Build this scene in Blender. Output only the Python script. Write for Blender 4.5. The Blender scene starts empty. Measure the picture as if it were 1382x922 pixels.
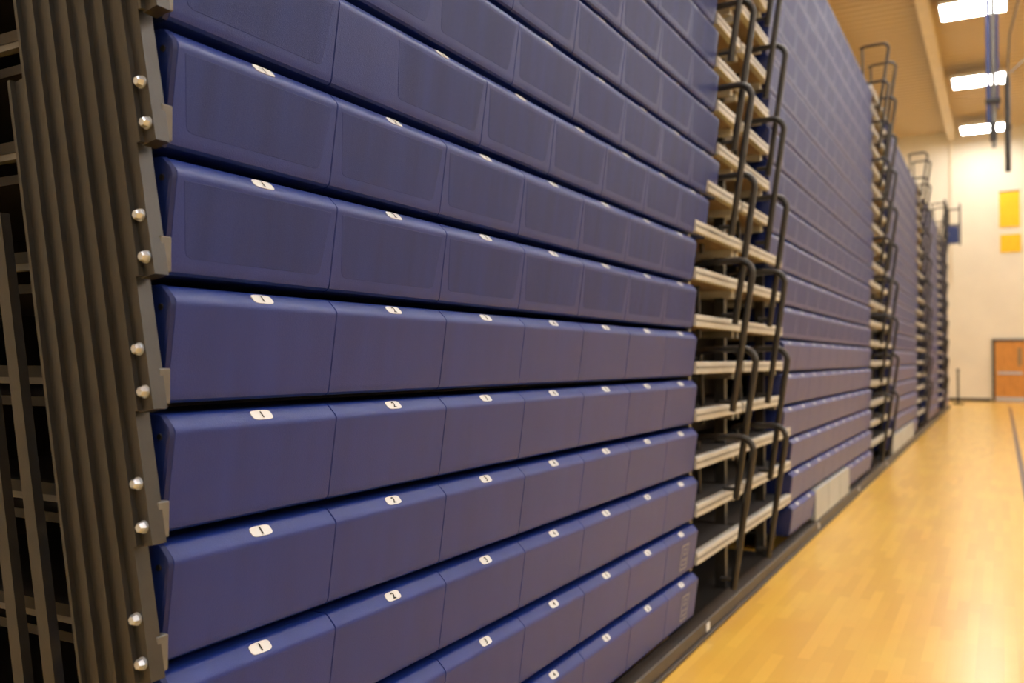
import bpy, math, random
from mathutils import Vector
random.seed(4)
D0=1.327; RISE=0.2388; EYE=1.4
def rowtop(k): return 1.538+(4-k)*RISE
ROWS=list(range(-9,10))

# ---------------- materials ----------------
def mat(name,col,rough=0.5,metal=0.0,spec=0.5,noise=None,bump=None,coat=0.0,emit=None,var=0.0,stretch=(1,1,1)):
    m=bpy.data.materials.new(name); m.use_nodes=True
    nt=m.node_tree; b=nt.nodes['Principled BSDF']
    b.inputs['Base Color'].default_value=(*col,1)
    b.inputs['Roughness'].default_value=rough
    b.inputs['Metallic'].default_value=metal
    b.inputs['Specular IOR Level'].default_value=spec
    b.inputs['Coat Weight'].default_value=coat
    if emit:
        b.inputs['Emission Color'].default_value=(*emit[0],1); b.inputs['Emission Strength'].default_value=emit[1]
    tc=nt.nodes.new('ShaderNodeTexCoord'); mp=nt.nodes.new('ShaderNodeMapping')
    mp.inputs['Scale'].default_value=stretch
    nt.links.new(tc.outputs['Object'],mp.inputs['Vector'])
    if var>0:
        n=nt.nodes.new('ShaderNodeTexNoise'); n.inputs['Scale'].default_value=noise or 6
        n.inputs['Detail'].default_value=4
        nt.links.new(mp.outputs['Vector'],n.inputs['Vector'])
        r=nt.nodes.new('ShaderNodeValToRGB')
        r.color_ramp.elements[0].position=0.3; r.color_ramp.elements[1].position=0.7
        r.color_ramp.elements[0].color=(*[c*(1-var) for c in col],1)
        r.color_ramp.elements[1].color=(*[min(1,c*(1+var)) for c in col],1)
        nt.links.new(n.outputs['Fac'],r.inputs['Fac']); nt.links.new(r.outputs['Color'],b.inputs['Base Color'])
    if bump:
        n2=nt.nodes.new('ShaderNodeTexNoise'); n2.inputs['Scale'].default_value=bump[0]; n2.inputs['Detail'].default_value=2
        nt.links.new(tc.outputs['Object'],n2.inputs['Vector'])
        bp=nt.nodes.new('ShaderNodeBump'); bp.inputs['Strength'].default_value=bump[1]; bp.inputs['Distance'].default_value=0.002
        nt.links.new(n2.outputs['Fac'],bp.inputs['Height']); nt.links.new(bp.outputs['Normal'],b.inputs['Normal'])
    return m
M_BLUE=mat('blue_molded_plastic',(0.0105,0.0275,0.190),0.34,spec=.34,bump=(420,0.3),noise=3.0,var=0.10,stretch=(1,4,0.5))
M_BLUE2=mat('blue_textured_plastic',(0.009,0.0235,0.158),0.45,spec=.28,bump=(600,0.45),noise=3.0,var=0.16,stretch=(1,5,0.5))
M_CAP=mat('dark_blue_cap',(0.005,0.014,0.100),0.35,spec=.3,bump=(420,0.2))
M_LABEL=mat('label_white',(0.62,0.64,0.66),0.4)
M_INK=mat('ink_black',(0.006,0.006,0.006),0.6,spec=.2)
M_STEEL=mat('bronze_painted_steel',(0.022,0.021,0.020),0.36,noise=20,var=0.2,bump=(200,0.1))
M_DARK=mat('dark_understructure',(0.007,0.006,0.006),0.6,noise=8,var=0.3)  # near-black with the under-deck shade put into the colour; also joints
M_BOLT=mat('zinc_bolt',(0.50,0.55,0.64),0.28,metal=0.7)
M_GALV=mat('galvanised_steel',(0.20,0.20,0.19),0.45,metal=0.5,noise=15,var=0.2)
M_DKGALV=mat('darkened_galv_steel',(0.12,0.12,0.118),0.5,metal=0.3,noise=15,var=0.2)  # galvanised grey darkened to carry the under-deck shade; also brackets
M_NOSE=mat('aluminium_nosing',(0.47,0.47,0.45),0.40,noise=8,var=0.1)
M_WOOD=mat('plywood_deck',(0.25,0.18,0.115),0.55,noise=5,var=0.25,stretch=(8,1,1))
M_TREAD=mat('dark_tread',(0.04,0.04,0.043),0.55,noise=30,var=0.2)
M_RAIL=mat('rail_black',(0.018,0.016,0.015),0.35)
M_BASE=mat('base_rail_brown',(0.040,0.032,0.026),0.5,noise=6,var=0.3)
M_GREYP=mat('grey_filler_panel',(0.36,0.38,0.38),0.5,noise=3,var=0.06)
M_WALL=mat('painted_block_wall',(0.76,0.70,0.58),0.8,noise=1.2,var=0.04)
M_YEL=mat('yellow_fabric',(0.88,0.52,0.01),0.7,noise=5,var=0.05)
M_BEAM=mat('painted_beam',(0.70,0.60,0.45),0.6,noise=3,var=0.06)
M_TRIM=mat('trim_dark',(0.05,0.045,0.04),0.6)
M_DOOR=mat('door_wood',(0.56,0.24,0.045),0.4,noise=4,var=0.2,stretch=(10,10,1))
M_LINE=mat('court_line_navy',(0.035,0.02,0.06),0.3)
M_LAMP=mat('lamp_diffuser',(0.9,0.9,0.9),0.5,emit=((1.0,0.98,0.94),36))
M_HOUS=mat('lamp_housing_white',(0.8,0.8,0.78),0.4)
M_PAD=mat('blue_pad',(0.02,0.04,0.16),0.45)
M_GLASS=mat('door_glass',(0.25,0.2,0.12),0.1)

# ---------------- mesh builder ----------------
class MB:
    def __init__(s): s.v=[];s.f=[];s.m=[];s.mats=[]
    def mi(s,m):
        if m not in s.mats: s.mats.append(m)
        return s.mats.index(m)
    def add(s,vs,fs,m):
        o=len(s.v); i=s.mi(m); s.v+=[tuple(v) for v in vs]
        for f in fs: s.f.append(tuple(o+a for a in f)); s.m.append(i)
    def box(s,x0,x1,y0,y1,z0,z1,m,b=0.0):
        if b<=0:
            vs=[(x,y,z) for x in(x0,x1) for y in(y0,y1) for z in(z0,z1)]
            s.add(vs,[(0,1,3,2),(4,6,7,5),(0,4,5,1),(2,3,7,6),(0,2,6,4),(1,5,7,3)],m); return
        vs=[];idx={}
        for a,x in enumerate((x0,x1)):
            for c,y in enumerate((y0,y1)):
                for e,z in enumerate((z0,z1)):
                    sx=b if a==0 else -b; sy=b if c==0 else -b; sz=b if e==0 else -b
                    for t,p in enumerate(((x,y+sy,z+sz),(x+sx,y,z+sz),(x+sx,y+sy,z))):
                        idx[(a,c,e,t)]=len(vs); vs.append(p)
        F=[];g=lambda *k: idx[k]
        for a in(0,1): F.append([g(a,0,0,0),g(a,0,1,0),g(a,1,1,0),g(a,1,0,0)][::(1 if a==0 else -1)])
        for c in(0,1): F.append([g(0,c,0,1),g(1,c,0,1),g(1,c,1,1),g(0,c,1,1)][::(1 if c==0 else -1)])
        for e in(0,1): F.append([g(0,0,e,2),g(0,1,e,2),g(1,1,e,2),g(1,0,e,2)][::(1 if e==0 else -1)])
        for a in(0,1):
            for c in(0,1): F.append([g(a,c,0,0),g(a,c,1,0),g(a,c,1,1),g(a,c,0,1)])
        for a in(0,1):
            for e in(0,1): F.append([g(a,0,e,0),g(a,1,e,0),g(a,1,e,2),g(a,0,e,2)])
        for c in(0,1):
            for e in(0,1): F.append([g(0,c,e,1),g(1,c,e,1),g(1,c,e,2),g(0,c,e,2)])
        for a in(0,1):
            for c in(0,1):
                for e in(0,1): F.append([g(a,c,e,0),g(a,c,e,1),g(a,c,e,2)])
        s.add(vs,F,m)
    def beam(s,p,q,w,h,m,up=(0,1,0)):
        p=Vector(p);q=Vector(q);d=(q-p).normalized();u=Vector(up);a=d.cross(u).normalized();u=a.cross(d).normalized()
        vs=[]
        for c in(p,q):
            for sa,su in((-1,-1),(1,-1),(1,1),(-1,1)): vs.append(c+a*sa*w/2+u*su*h/2)
        s.add(vs,[(0,1,2,3),(7,6,5,4),(0,4,5,1),(1,5,6,2),(2,6,7,3),(3,7,4,0)],m)
    def tube(s,pts,r,m,n=10):
        pts=[Vector(p) for p in pts];vs=[];fs=[]
        for i,p in enumerate(pts):
            if i==0:t=pts[1]-p
            elif i==len(pts)-1:t=p-pts[i-1]
            else:t=(pts[i+1]-p).normalized()+(p-pts[i-1]).normalized()
            t.normalize()
            ref=Vector((0,1,0)) if abs(t.y)<0.9 else Vector((1,0,0))
            a=t.cross(ref).normalized();b=t.cross(a)
            for j in range(n):
                an=2*math.pi*j/n; vs.append(p+a*math.cos(an)*r+b*math.sin(an)*r)
        for i in range(len(pts)-1):
            for j in range(n):
                k=(j+1)%n; fs.append((i*n+j,i*n+k,(i+1)*n+k,(i+1)*n+j))
        fs.append(tuple(range(n))[::-1]); fs.append(tuple((len(pts)-1)*n+j for j in range(n)))
        s.add(vs,fs,m)
    def obj(s,name,parent=None,smooth=True,ang=35):
        me=bpy.data.meshes.new(name); me.from_pydata(s.v,[],s.f)
        for m in s.mats: me.materials.append(m)
        me.polygons.foreach_set('material_index',s.m)
        me.update()
        import bmesh
        bm=bmesh.new();bm.from_mesh(me);bmesh.ops.recalc_face_normals(bm,faces=bm.faces);bm.to_mesh(me);bm.free()
        if smooth:
            me.polygons.foreach_set('use_smooth',[True]*len(me.polygons)); me.set_sharp_from_angle(angle=math.radians(ang))
        o=bpy.data.objects.new(name,me); bpy.context.collection.objects.link(o)
        if parent: o.parent=parent
        return o
def empty(name):
    e=bpy.data.objects.new(name,None); e.empty_display_size=0.1; bpy.context.collection.objects.link(e); return e

TXT={}
def text_mesh(ch,size):
    key=(ch,size)
    if key in TXT: return TXT[key]
    c=bpy.data.curves.new('t','FONT'); c.body=ch; c.size=size; c.align_x='CENTER'; c.align_y='CENTER'; c.offset=0.0005
    o=bpy.data.objects.new('t',c); bpy.context.collection.objects.link(o)
    dg=bpy.context.evaluated_depsgraph_get(); dg.update(); ev=o.evaluated_get(dg); me=ev.to_mesh()
    vs=[tuple(v.co) for v in me.vertices]
    cx=(min(v[0] for v in vs)+max(v[0] for v in vs))/2; cy=(min(v[1] for v in vs)+max(v[1] for v in vs))/2
    r=([(v[0]-cx,v[1]-cy,0) for v in vs],[tuple(p.vertices) for p in me.polygons])
    ev.to_mesh_clear(); bpy.data.objects.remove(o); bpy.data.curves.remove(c)
    TXT[key]=r; return r

# ---------------- seat ----------------
PROF=[(-.26,0),(-.042,0),(-.034,0),(-.028,-.0012),(-.0235,-.0045),(-.0060,-.0215),(-.0022,-.0265),(-.0004,-.0315),(-.0006,-.037),(-.0013,-.042),
      (-.0218,-.196),(-.0230,-.204),(-.0262,-.2125),(-.033,-.2180),(-.042,-.219),(-.26,-.219)]
def seat(mb,lb,zt,y0,w,num,plate=True):
    cx=-0.12;cz=-.11
    secs=[(y0+0.0008,0.0020),(y0+.0024,0),(y0+.0045,0),(y0+w-.0045,0),(y0+w-.0024,0),(y0+w-.0008,0.0020)]
    vs=[];n=len(PROF);ns=len(secs)
    for y,ins in secs:
        for (u,z) in PROF:
            uu=u-ins*(1 if u>-.2 else 0)*(1 if u>cx else -1)
            zz=z-ins*(1 if z>cz else -1)
            vs.append((-D0+uu,y,zt+zz))
    fs=[]
    for i in range(ns-1):
        for j in range(n):
            k=(j+1)%n; fs.append((i*n+j,i*n+k,(i+1)*n+k,(i+1)*n+j))
    fs.append(tuple(range(n))[::-1]); fs.append(tuple((ns-1)*n+j for j in range(n)))
    mb.add(vs,fs,M_BLUE)
    if plate and w>.3:
        A=Vector((-.0013,-.042));B=Vector((-.0218,-.196));nn=Vector((.99,-.135)).normalized()
        def P(t,off,y):
            p=A.lerp(B,t)+nn*off; return (-D0+p.x,y,zt+p.y)
        out=[(0.0,.018),(0.0,w-.018),(.84,w-.036),(.90,w-.040),(.93,w-.052),(.93,.052),(.90,.040),(.84,.036)]
        v1=[P(t,-.0003,y0+y) for t,y in out]
        v2=[P(t+(.004 if t<.5 else -.004),.0005,y0+y+(.0009 if y<w/2 else -.0009)) for t,y in out]
        k=len(out)
        mb.add(v1+v2,[(i,(i+1)%k,(i+1)%k+k,i+k) for i in range(k)],M_BLUE2)
        mb.add(v2,[tuple(range(k))],M_BLUE2)
    if lb is not None and w>.3:
        Mx=Vector((-.0145,-.0130));t=Vector((.700,-.714));nn=Vector((.714,.700))
        yc=y0+w/2
        def Q(a,b,o):
            p=Mx-t*b+nn*o; return (-D0+p.x,yc+.006+a,zt+p.y)
        ol=[]
        for q in range(20):
            an=2*math.pi*q/20+math.pi/20
            ca,sa=math.cos(an),math.sin(an)
            ol.append((.0285*math.copysign(abs(ca)**.5,ca),.0125*math.copysign(abs(sa)**.5,sa)))
        k=20
        v=[Q(a,b,-.001) for a,b in ol]+[Q(a,b,.0014) for a,b in ol]
        lb.add(v,[(i,(i+1)%k,(i+1)%k+k,i+k) for i in range(k)]+[tuple(range(k,2*k))],M_LABEL)
        if num:
            tv,tf=text_mesh(str(num),.024)
            lb.add([Q(a*1.05,b,.0024) for a,b,_ in tv],tf,M_INK)
def cap(mb,zt,y,side):
    P=[(-.19,.002),(-.036,.002),(-.026,.000),(-.004,-.021),(.000,-.034),(-.001,-.044),(-.022,-.205),(-.030,-.221),(-.19,-.221)]
    t=.012*side; n=len(P)
    v=[(-D0+u,y,zt+z) for u,z in P]+[(-D0+u-.002,y+t*.7,zt+z-(.002 if z>-.1 else -.002)) for u,z in P]+[(-D0+u-.007,y+t,zt+z-(.007 if z>-.1 else -.007)) for u,z in P]
    fs=[]
    for a in(0,1):
        fs+=[(a*n+i,a*n+(i+1)%n,(a+1)*n+(i+1)%n,(a+1)*n+i) for i in range(n)]
    fs.append(tuple(2*n+i for i in range(n)))
    mb.add(v,fs,M_CAP)
    mb.tube([(-D0-.024,y+t,zt-.040),(-D0-.024,y+t*1.25,zt-.040)],.006,M_DARK,10)

W=.4577
SECS=[(1.132,1.127+7*W),(6.37,11.15),(13.43,17.69),(19.9,23.8),(25.6,28.6)]
def span(sec,k):
    s,e=SECS[sec]
    if sec==0:
        if k<=0: e+=.42
        elif k==1: e+=.22
    elif k<=1: s-=.38
    elif k>=7 and sec==1: s+=.25
    if sec>0 and sec<len(SECS)-1 and k<=0: e+=.30
    return s,e
PANELS={1:(7.62,9.35),2:(13.75,16.8)}
def section(sec):
    root=empty('telescopic_bleacher_section')
    mb=MB();lb=MB();st=MB();cp=MB()
    for k in ROWS:
        zt=rowtop(k);s,e=span(sec,k)
        if sec==0:
            L=[]
            y=s
            if k<=1:
                f=e-SECS[0][1]
                L=[(y,W,1),(y+W,f,0)]; y=1.127+W+f; L+=[(y+i*W,W,i+2) for i in range(6)]
            else: L=[(s if i==0 else 1.127+i*W,W-(.005 if i==0 else 0),i+1) for i in range(7)]
        else:
            n=max(1,round((e-s)/W)); w=(e-s)/n; L=[(s+i*w,w,0) for i in range(n)]
        if k==9 and sec in PANELS:
            a,b=PANELS[sec]
            L=[q for q in L if q[0]+q[1]<a+.2 or q[0]>b-.2]
            ylo=max([q[0]+q[1] for q in L if q[0]<a] or [a]); yhi=min([q[0] for q in L if q[0]>a] or [e])
            if sec==2: ylo=s
            st.box(-1.375,-1.325,ylo+.01,yhi-.01,.09,zt+.0,M_GREYP,.004)
            for q in range(1,3):
                yy=ylo+(yhi-ylo)*q/3
                st.box(-1.326,-1.324,yy-.003,yy+.003,.09,zt-.01,M_DARK)
        for y,w,num in L: seat(mb,lb,zt,y,w,num,plate=(k<=3))
        cap(cp,zt,s,-1); cap(cp,zt,e,1)
        st.box(-2.75,-1.60,s+.03,e-.03,zt-.235,zt-.215,M_DARK)
        for yy in (s+.02,e-.02):
            st.box(-2.80,-1.52,yy-.010,yy+.010,zt-.188,zt-.174,M_DKGALV)
            st.box(-2.80,-1.52,yy-.012,yy+.012,zt-.174,zt-.150,M_DARK)
        st.box(-1.60,-1.57,s+.03,e-.03,zt-.245 if k<9 else .0,zt-.0,M_DARK)
    s0,e0=SECS[sec]
    st.box(-2.95,-2.92,s0-.02,e0+.02,.0,4.68,M_DARK)  # added dark sheet hides the wall and stands in for interior shade
    yy=s0+.9
    while yy<e0:
        for xx in (-1.75,-2.1,-2.45): st.box(xx-.04,xx+.04,yy-.025,yy+.025,.0,4.4,M_STEEL)
        yy+=1.5
    st.beam((-2.3,s0+.4,.2),(-2.3,min(e0-.2,s0+3),3.4),.05,.02,M_STEEL,up=(1,0,0))
    mb.obj('seat_modules',root,ang=30); lb.obj('seat_number_labels',root,smooth=False); cp.obj('end_caps',root); st.obj('deck_and_understructure',root,smooth=False)
    if sec==0:
        lg=MB()
        for k in (8,9):
            zt=rowtop(k);yc=4.14
            def fr(y0,y1,z0,z1,t=.006):
                def X(z): return -D0+.0022+(z+.042)*.133
                for (a,b,c,d) in ((y0,y1,z0,z0+t),(y0,y1,z1-t,z1),(y0,y0+t,z0,z1),(y1-t,y1,z0,z1)):
                    lg.add([(X(c),yc+a,zt+c),(X(c),yc+b,zt+c),(X(d),yc+b,zt+d),(X(d),yc+a,zt+d)],[(0,1,2,3)],M_GREYP)
            fr(-.05,.05,-.185,-.065); fr(-.03,.03,-.165,-.135,.005); fr(-.02,.02,-.115,-.085,.005)
        lg.obj('priority_seat_symbols',root,smooth=False)
    return root
for i in range(len(SECS)): section(i)

bb=MB()
bb.box(-1.40,-1.315,1.02,29.0,.0,.085,M_BASE,.006)
bb.box(-1.345,-1.300,1.02,29.0,.0,.022,M_BASE,.004)
for y in (4.42,7.55,9.9,12.5): bb.box(-1.3155,-1.309,y,y+.05,.03,.07,M_LABEL,.002)
bb.obj('bleacher_base_rail')

# ---------------- aisles ----------------
def rail_path(zh,y,bot,xf=1.165,xb=1.50):
    pts=[(-xb,y,zh-.03),(-xb+.06,y,zh-.008)]
    x=xf; R=.075
    for i in range(7):
        a=math.pi/2*(i/6)
        pts.append((-(x+R)+R*math.sin(a),y,zh-R+R*math.cos(a)))
    pts.append((-(x+.11*((zh-bot)/.8)),y,bot))
    return pts
def aisle(i):
    root=empty('bleacher_aisle_stairs')
    st=MB();rl=MB()
    for k in ROWS:
        a=span(i,k)[1]+.02; b=span(i+1,k)[0]-.02
        z=rowtop(k)+.062
        mid=SECS[i][1]+.93
        for (y0,y1,dz) in ((a,mid-.03,0),(mid+.03,b,0)):
            if y1-y0<.1: continue
            st.box(-1.375,-1.335,y0,y1,z-.032,z+.030,M_NOSE,.004)
            st.box(-1.336,-1.332,y0,y1,z-.004,z+.006,M_GALV)
            st.box(-2.35,-1.372,y0,y1,z-.012,z+.020,M_TREAD)
            st.box(-2.35,-1.376,y0,y1,z-.030,z-.012,M_WOOD)
            for yy in (y0+.03,y1-.03): st.box(-2.3,-1.38,yy-.02,yy+.02,z-.070,z-.030,M_NOSE if k<4 else M_GALV)
            st.box(-1.80,-1.78,y0,y1,z-.20,z-.03,M_DARK)  # dark riser added as painted shade in the depth below the tread
    for yy in (SECS[i][1]+.10,SECS[i][1]+.93,SECS[i+1][0]-.12):
        st.box(-1.50,-1.44,yy-.025,yy+.025,.0,4.75,M_STEEL)
    st.box(-2.95,-2.9,SECS[i][1]+.04,SECS[i+1][0]-.04,0,4.7,M_DARK)  # added dark backing, its colour stands in for shade behind the aisle
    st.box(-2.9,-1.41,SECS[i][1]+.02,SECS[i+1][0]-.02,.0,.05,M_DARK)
    for c,y in enumerate((SECS[i][1]+.50,SECS[i][1]+1.32)):
        for j in range(0,10):
            zh=.985+.4776*j+(.0 if c==0 else .01)
            yo=y+(.03 if j%2 else -.03)
            bot=max(.16,zh-.82)
            rl.tube(rail_path(zh,yo,bot),.0185,M_RAIL,10)
            rl.tube([(-(1.165+.10),yo,bot+.05),(-1.345,yo,bot+.05)],.012,M_RAIL,8)
            rl.tube([(-1.47,yo,zh-.015),(-1.46,yo,zh-.42)],.013,M_RAIL,8)
    st.obj('treads_and_nosings',root,smooth=False); rl.obj('handrails',root,ang=50)
for i in range(len(SECS)-1): aisle(i)

# ---------------- left end frame ----------------
fr=MB();bo=MB()
YF=1.083
for k in range(-7,10):
    zt=rowtop(k); zb=zt-.228
    p=Vector((-1.324,YF,zb)); L=1.88; dv=Vector((-.21,0,1)).normalized()
    fr.beam(p,p+dv*L,.037,.030,M_STEEL)
    q=p+Vector((-.0145,-.020,0)); fr.beam(q,q+dv*L,.008,.011,M_STEEL)
    fr.box(-1.336,-1.318,YF+.006,YF+.032,zb+.010,zb+.075,M_DKGALV,.002)
    for dz in (.112,.035):
        c=p+dv*dz; x,z=c.x+.004,c.z
        bo.tube([(x,YF-.014,z),(x,YF-.0180,z)],.0115,M_BOLT,16)
        vs=[]
        for r,y in ((.0098,YF-.0180),(.0098,YF-.025),(.0072,YF-.029)):
            for q_ in range(6):
                an=math.pi/3*q_+.3+k; vs.append((x+r*math.cos(an),y,z+r*math.sin(an)))
        fs=[(a*6+q_,a*6+(q_+1)%6,(a+1)*6+(q_+1)%6,(a+1)*6+q_) for a in(0,1) for q_ in range(6)]+[tuple(range(12,18))]
        bo.add(vs,fs,M_BOLT)
for d,y,zt_ in ((.10,1.10,1.70),(.20,1.10,2.1),(.32,1.10,2.6)):
    fr.beam((-1.36-d+.0,y,.0),(-1.36-d-.21*zt_,y,zt_),.034,.02,M_STEEL)
e=empty('bleacher_side_frame')
fr.obj('diagonal_steel_bars',e,smooth=False); bo.obj('hex_bolts',e,ang=30)

# ---------------- room ----------------
XL,XR,YB,YE,ZC=-3.3,15.0,-7.0,34.0,9.25
def slab(name,x0,x1,y0,y1,z0,z1,m):
    b=MB(); b.box(x0,x1,y0,y1,z0,z1,m); return b.obj(name,smooth=False)
fm=bpy.data.materials.new('maple_strip_floor'); fm.use_nodes=True; nt=fm.node_tree; b=nt.nodes['Principled BSDF']
tc=nt.nodes.new('ShaderNodeTexCoord'); mp=nt.nodes.new('ShaderNodeMapping'); mp.inputs['Rotation'].default_value=(0,0,math.pi/2)
nt.links.new(tc.outputs['Object'],mp.inputs['Vector'])
br=nt.nodes.new('ShaderNodeTexBrick'); br.inputs['Scale'].default_value=1; br.inputs['Brick Width'].default_value=.62; br.inputs['Row Height'].default_value=.057
br.inputs['Mortar Size'].default_value=.0004; br.inputs['Color1'].default_value=(.86,.515,.085,1); br.inputs['Color2'].default_value=(.75,.425,.064,1); br.inputs['Mortar'].default_value=(.66,.37,.055,1)
br.offset_frequency=2; br.offset=.37
nt.links.new(mp.outputs['Vector'],br.inputs['Vector'])
nz=nt.nodes.new('ShaderNodeTexNoise'); nz.inputs['Scale'].default_value=1.5; nz.inputs['Detail'].default_value=3
nt.links.new(tc.outputs['Object'],nz.inputs['Vector'])
mx=nt.nodes.new('ShaderNodeMixRGB'); mx.blend_type='OVERLAY'; mx.inputs['Fac'].default_value=.15
nt.links.new(br.outputs['Color'],mx.inputs['Color1']); nt.links.new(nz.outputs['Fac'],mx.inputs['Color2']); nt.links.new(mx.outputs['Color'],b.inputs['Base Color'])
b.inputs['Roughness'].default_value=.29; b.inputs['Coat Weight'].default_value=.25; b.inputs['Coat Roughness'].default_value=.18
slab('floor',XL,XR,YB,YE,-.1,0,fm)
cl=MB()
cl.box(.19,.25,-5,30,.0005,.003,M_LINE)
cl.obj('court_boundary_line',smooth=False)
cm=mat('corrugated_roof_deck',(.58,.46,.30),.6)
cb=MB(); y=YB; pitch=.30
prof=[]
while y<YE:
    prof+=[(y,ZC),(y+.14,ZC),(y+.17,ZC+.05),(y+.27,ZC+.05)]; y+=pitch
vs=[];fs=[]
for (yy,z) in prof: vs+=[(XL,yy,z),(XR,yy,z)]
for i in range(len(prof)-1): fs.append((2*i,2*i+1,2*i+3,2*i+2))
cb.add(vs,fs,cm); cb.box(XL,XR,YB,YE,ZC+.1,ZC+.2,cm); cb.obj('ceiling',smooth=False)
slab('wall_left',XL-.15,XL,YB,YE,0,ZC+.2,M_WALL); slab('wall_right',XR,XR+.15,YB,YE,0,ZC+.2,M_WALL)
slab('wall_far',XL,XR,YE,YE+.15,0,ZC+.2,M_WALL); slab('wall_near',XL,XR,YB-.15,YB,0,ZC+.2,M_WALL)
slab('baseboard_far',XL,-.3,YE-.02,YE,0,.11,M_TRIM); slab('baseboard_right',XR-.02,XR,YB,YE,0,.11,M_TRIM)
def ibeam(x,name):
    b=MB(); b.box(x-.12,x+.12,YB,YE,ZC-.30,ZC-.27,M_BEAM); b.box(x-.12,x+.12,YB,YE,ZC-.03,ZC,M_BEAM); b.box(x-.012,x+.012,YB,YE,ZC-.27,ZC-.03,M_BEAM); b.obj(name,smooth=False)
for x in (-1.4,3.6,8.6,12.4): ibeam(x,'ceiling_beam')
hb=None
for x in (-.45,4.6,9.6,13.6):
    for y in (-4.6,1.0,6.6,10.6,14.2,21.1,26.7,32.3):
        z=8.86
        if hb is None:
            b=MB(); b.box(-.64,.64,-.50,.50,.0,.09,M_HOUS,.01)
            b.box(-.60,.60,-.46,.46,-.012,.002,M_LAMP)
            for sx in(-.5,.5): b.tube([(sx,0,.08),(sx,0,.385)],.008,M_GALV,6)
            o=b.obj('high_bay_light',smooth=False); hb=o.data
        else:
            o=bpy.data.objects.new('high_bay_light',hb); bpy.context.collection.objects.link(o)
        o.location=(x,y,z)
b=MB(); b.box(0.0,.60,YE-.03,YE-.005,5.85,7.05,M_YEL,.004); b.tube([(-.02,YE-.03,7.05),(.62,YE-.03,7.05)],.02,M_TRIM); b.obj('yellow_wall_banner')
b=MB(); b.box(0.02,.62,YE-.03,YE-.005,5.0,5.6,M_YEL,.004); b.obj('yellow_wall_banner')
b=MB()
b.box(-.26,-.18,YE-.08,YE-.001,0,2.10,M_TRIM,.004); b.box(1.62,1.70,YE-.08,YE-.001,0,2.10,M_TRIM,.004); b.box(-.26,1.70,YE-.08,YE-.001,2.02,2.10,M_TRIM,.004)
for x0,x1 in ((-.18,.715),(.725,1.62)):
    b.box(x0,x1,YE-.06,YE-.005,.01,2.02,M_DOOR,.004)
    b.box(x0+.08,x1-.08,YE-.09,YE-.06,.92,1.0,M_BOLT,.005)
    b.box(x0+.02,x1-.02,YE-.065,YE-.06,.03,.16,M_BOLT)
    b.box(x1-.22,x1-.12,YE-.064,YE-.06,1.2,1.8,M_GLASS)
b.obj('door_1',smooth=False)
b=MB(); b.tube([(-1.46,YE-.04,4.0),(-1.46,YE-.04,ZC)],.03,M_BEAM); b.obj('wall_conduit_pipe')
e=empty('folded_basketball_backstop'); b=MB()
x,y=-.07,15.9
b.box(x-.095,x-.03,y-.05,y+.05,5.15,ZC,M_PAD,.008); b.box(x+.05,x+.085,y-.05,y+.05,5.35,ZC,M_PAD,.008)
b.tube([(x+.01,y,4.75),(x+.01,y,ZC)],.035,M_GALV,12); b.box(x-.11,x+.11,y-.08,y+.08,5.45,5.52,M_RAIL,.01); b.box(x-.05,x+.05,y-.05,y+.05,4.85,5.15,M_RAIL,.01)
b.tube([(x+.20,y,4.35),(x+.20,y,5.85)],.042,M_RAIL,10); b.box(x+.15,x+.25,y-.05,y+.05,5.0,5.1,M_RAIL,.01)
b.tube([(x+.20,y,5.85),(x+.24,y,6.5),(x+.45,y,7.4),(x+.9,y,ZC)],.014,M_RAIL,8)
b.tube([(x+.03,y,5.7),(x+.35,y,6.0),(x+1.5,y,7.0),(x+2.5,y,ZC)],.012,M_GALV,8)
b.box(x-.3,x+.5,y-.06,y+.06,7.35,7.45,M_RAIL,.01)
b.obj('mast_and_pads',e)
b=MB()
for yy in (26.8,27.7,28.6):
    b.tube([(-1.30,yy,4.70),(-1.30,yy,5.75)],.03,M_RAIL)
for z in (5.75,5.35,5.0): b.tube([(-1.30,26.8,z),(-1.30,28.6,z)],.025,M_RAIL)
for z in (5.75,5.3): b.tube([(-1.30,28.6,z),(-1.0,28.6,z)],.025,M_RAIL)
b.tube([(-1.0,28.6,4.7),(-1.0,28.6,5.9)],.025,M_RAIL)
b.box(-1.38,-1.03,28.45,28.6,4.75,5.25,M_PAD,.02)
b.obj('bleacher_guard_rail')
b=MB(); b.tube([(-1.2,31.5,.03),(-1.2,31.5,1.05)],.03,M_RAIL); b.tube([(-1.2,31.5,0),(-1.2,31.5,.04)],.17,M_RAIL,20); b.tube([(-1.2,31.5,1.05),(-1.2,31.5,1.12)],.045,M_RAIL,12); b.obj('stanchion_post')

w=bpy.data.worlds.new('w'); bpy.context.scene.world=w; w.use_nodes=True
w.node_tree.nodes['Background'].inputs[0].default_value=(.8,.8,.8,1); w.node_tree.nodes['Background'].inputs[1].default_value=.3
cam=bpy.data.cameras.new('camera'); co=bpy.data.objects.new('camera',cam); bpy.context.collection.objects.link(co)
cam.sensor_width=36; cam.lens=31.26; cam.clip_end=200; cam.clip_start=.02
co.location=(0,0,EYE); co.rotation_euler=(math.radians(90+1.19),0,math.radians(28.8))
cam.dof.use_dof=True; cam.dof.focus_distance=2.1; cam.dof.aperture_fstop=2.5
bpy.context.scene.camera=co
bpy.context.scene.view_settings.view_transform='Standard'
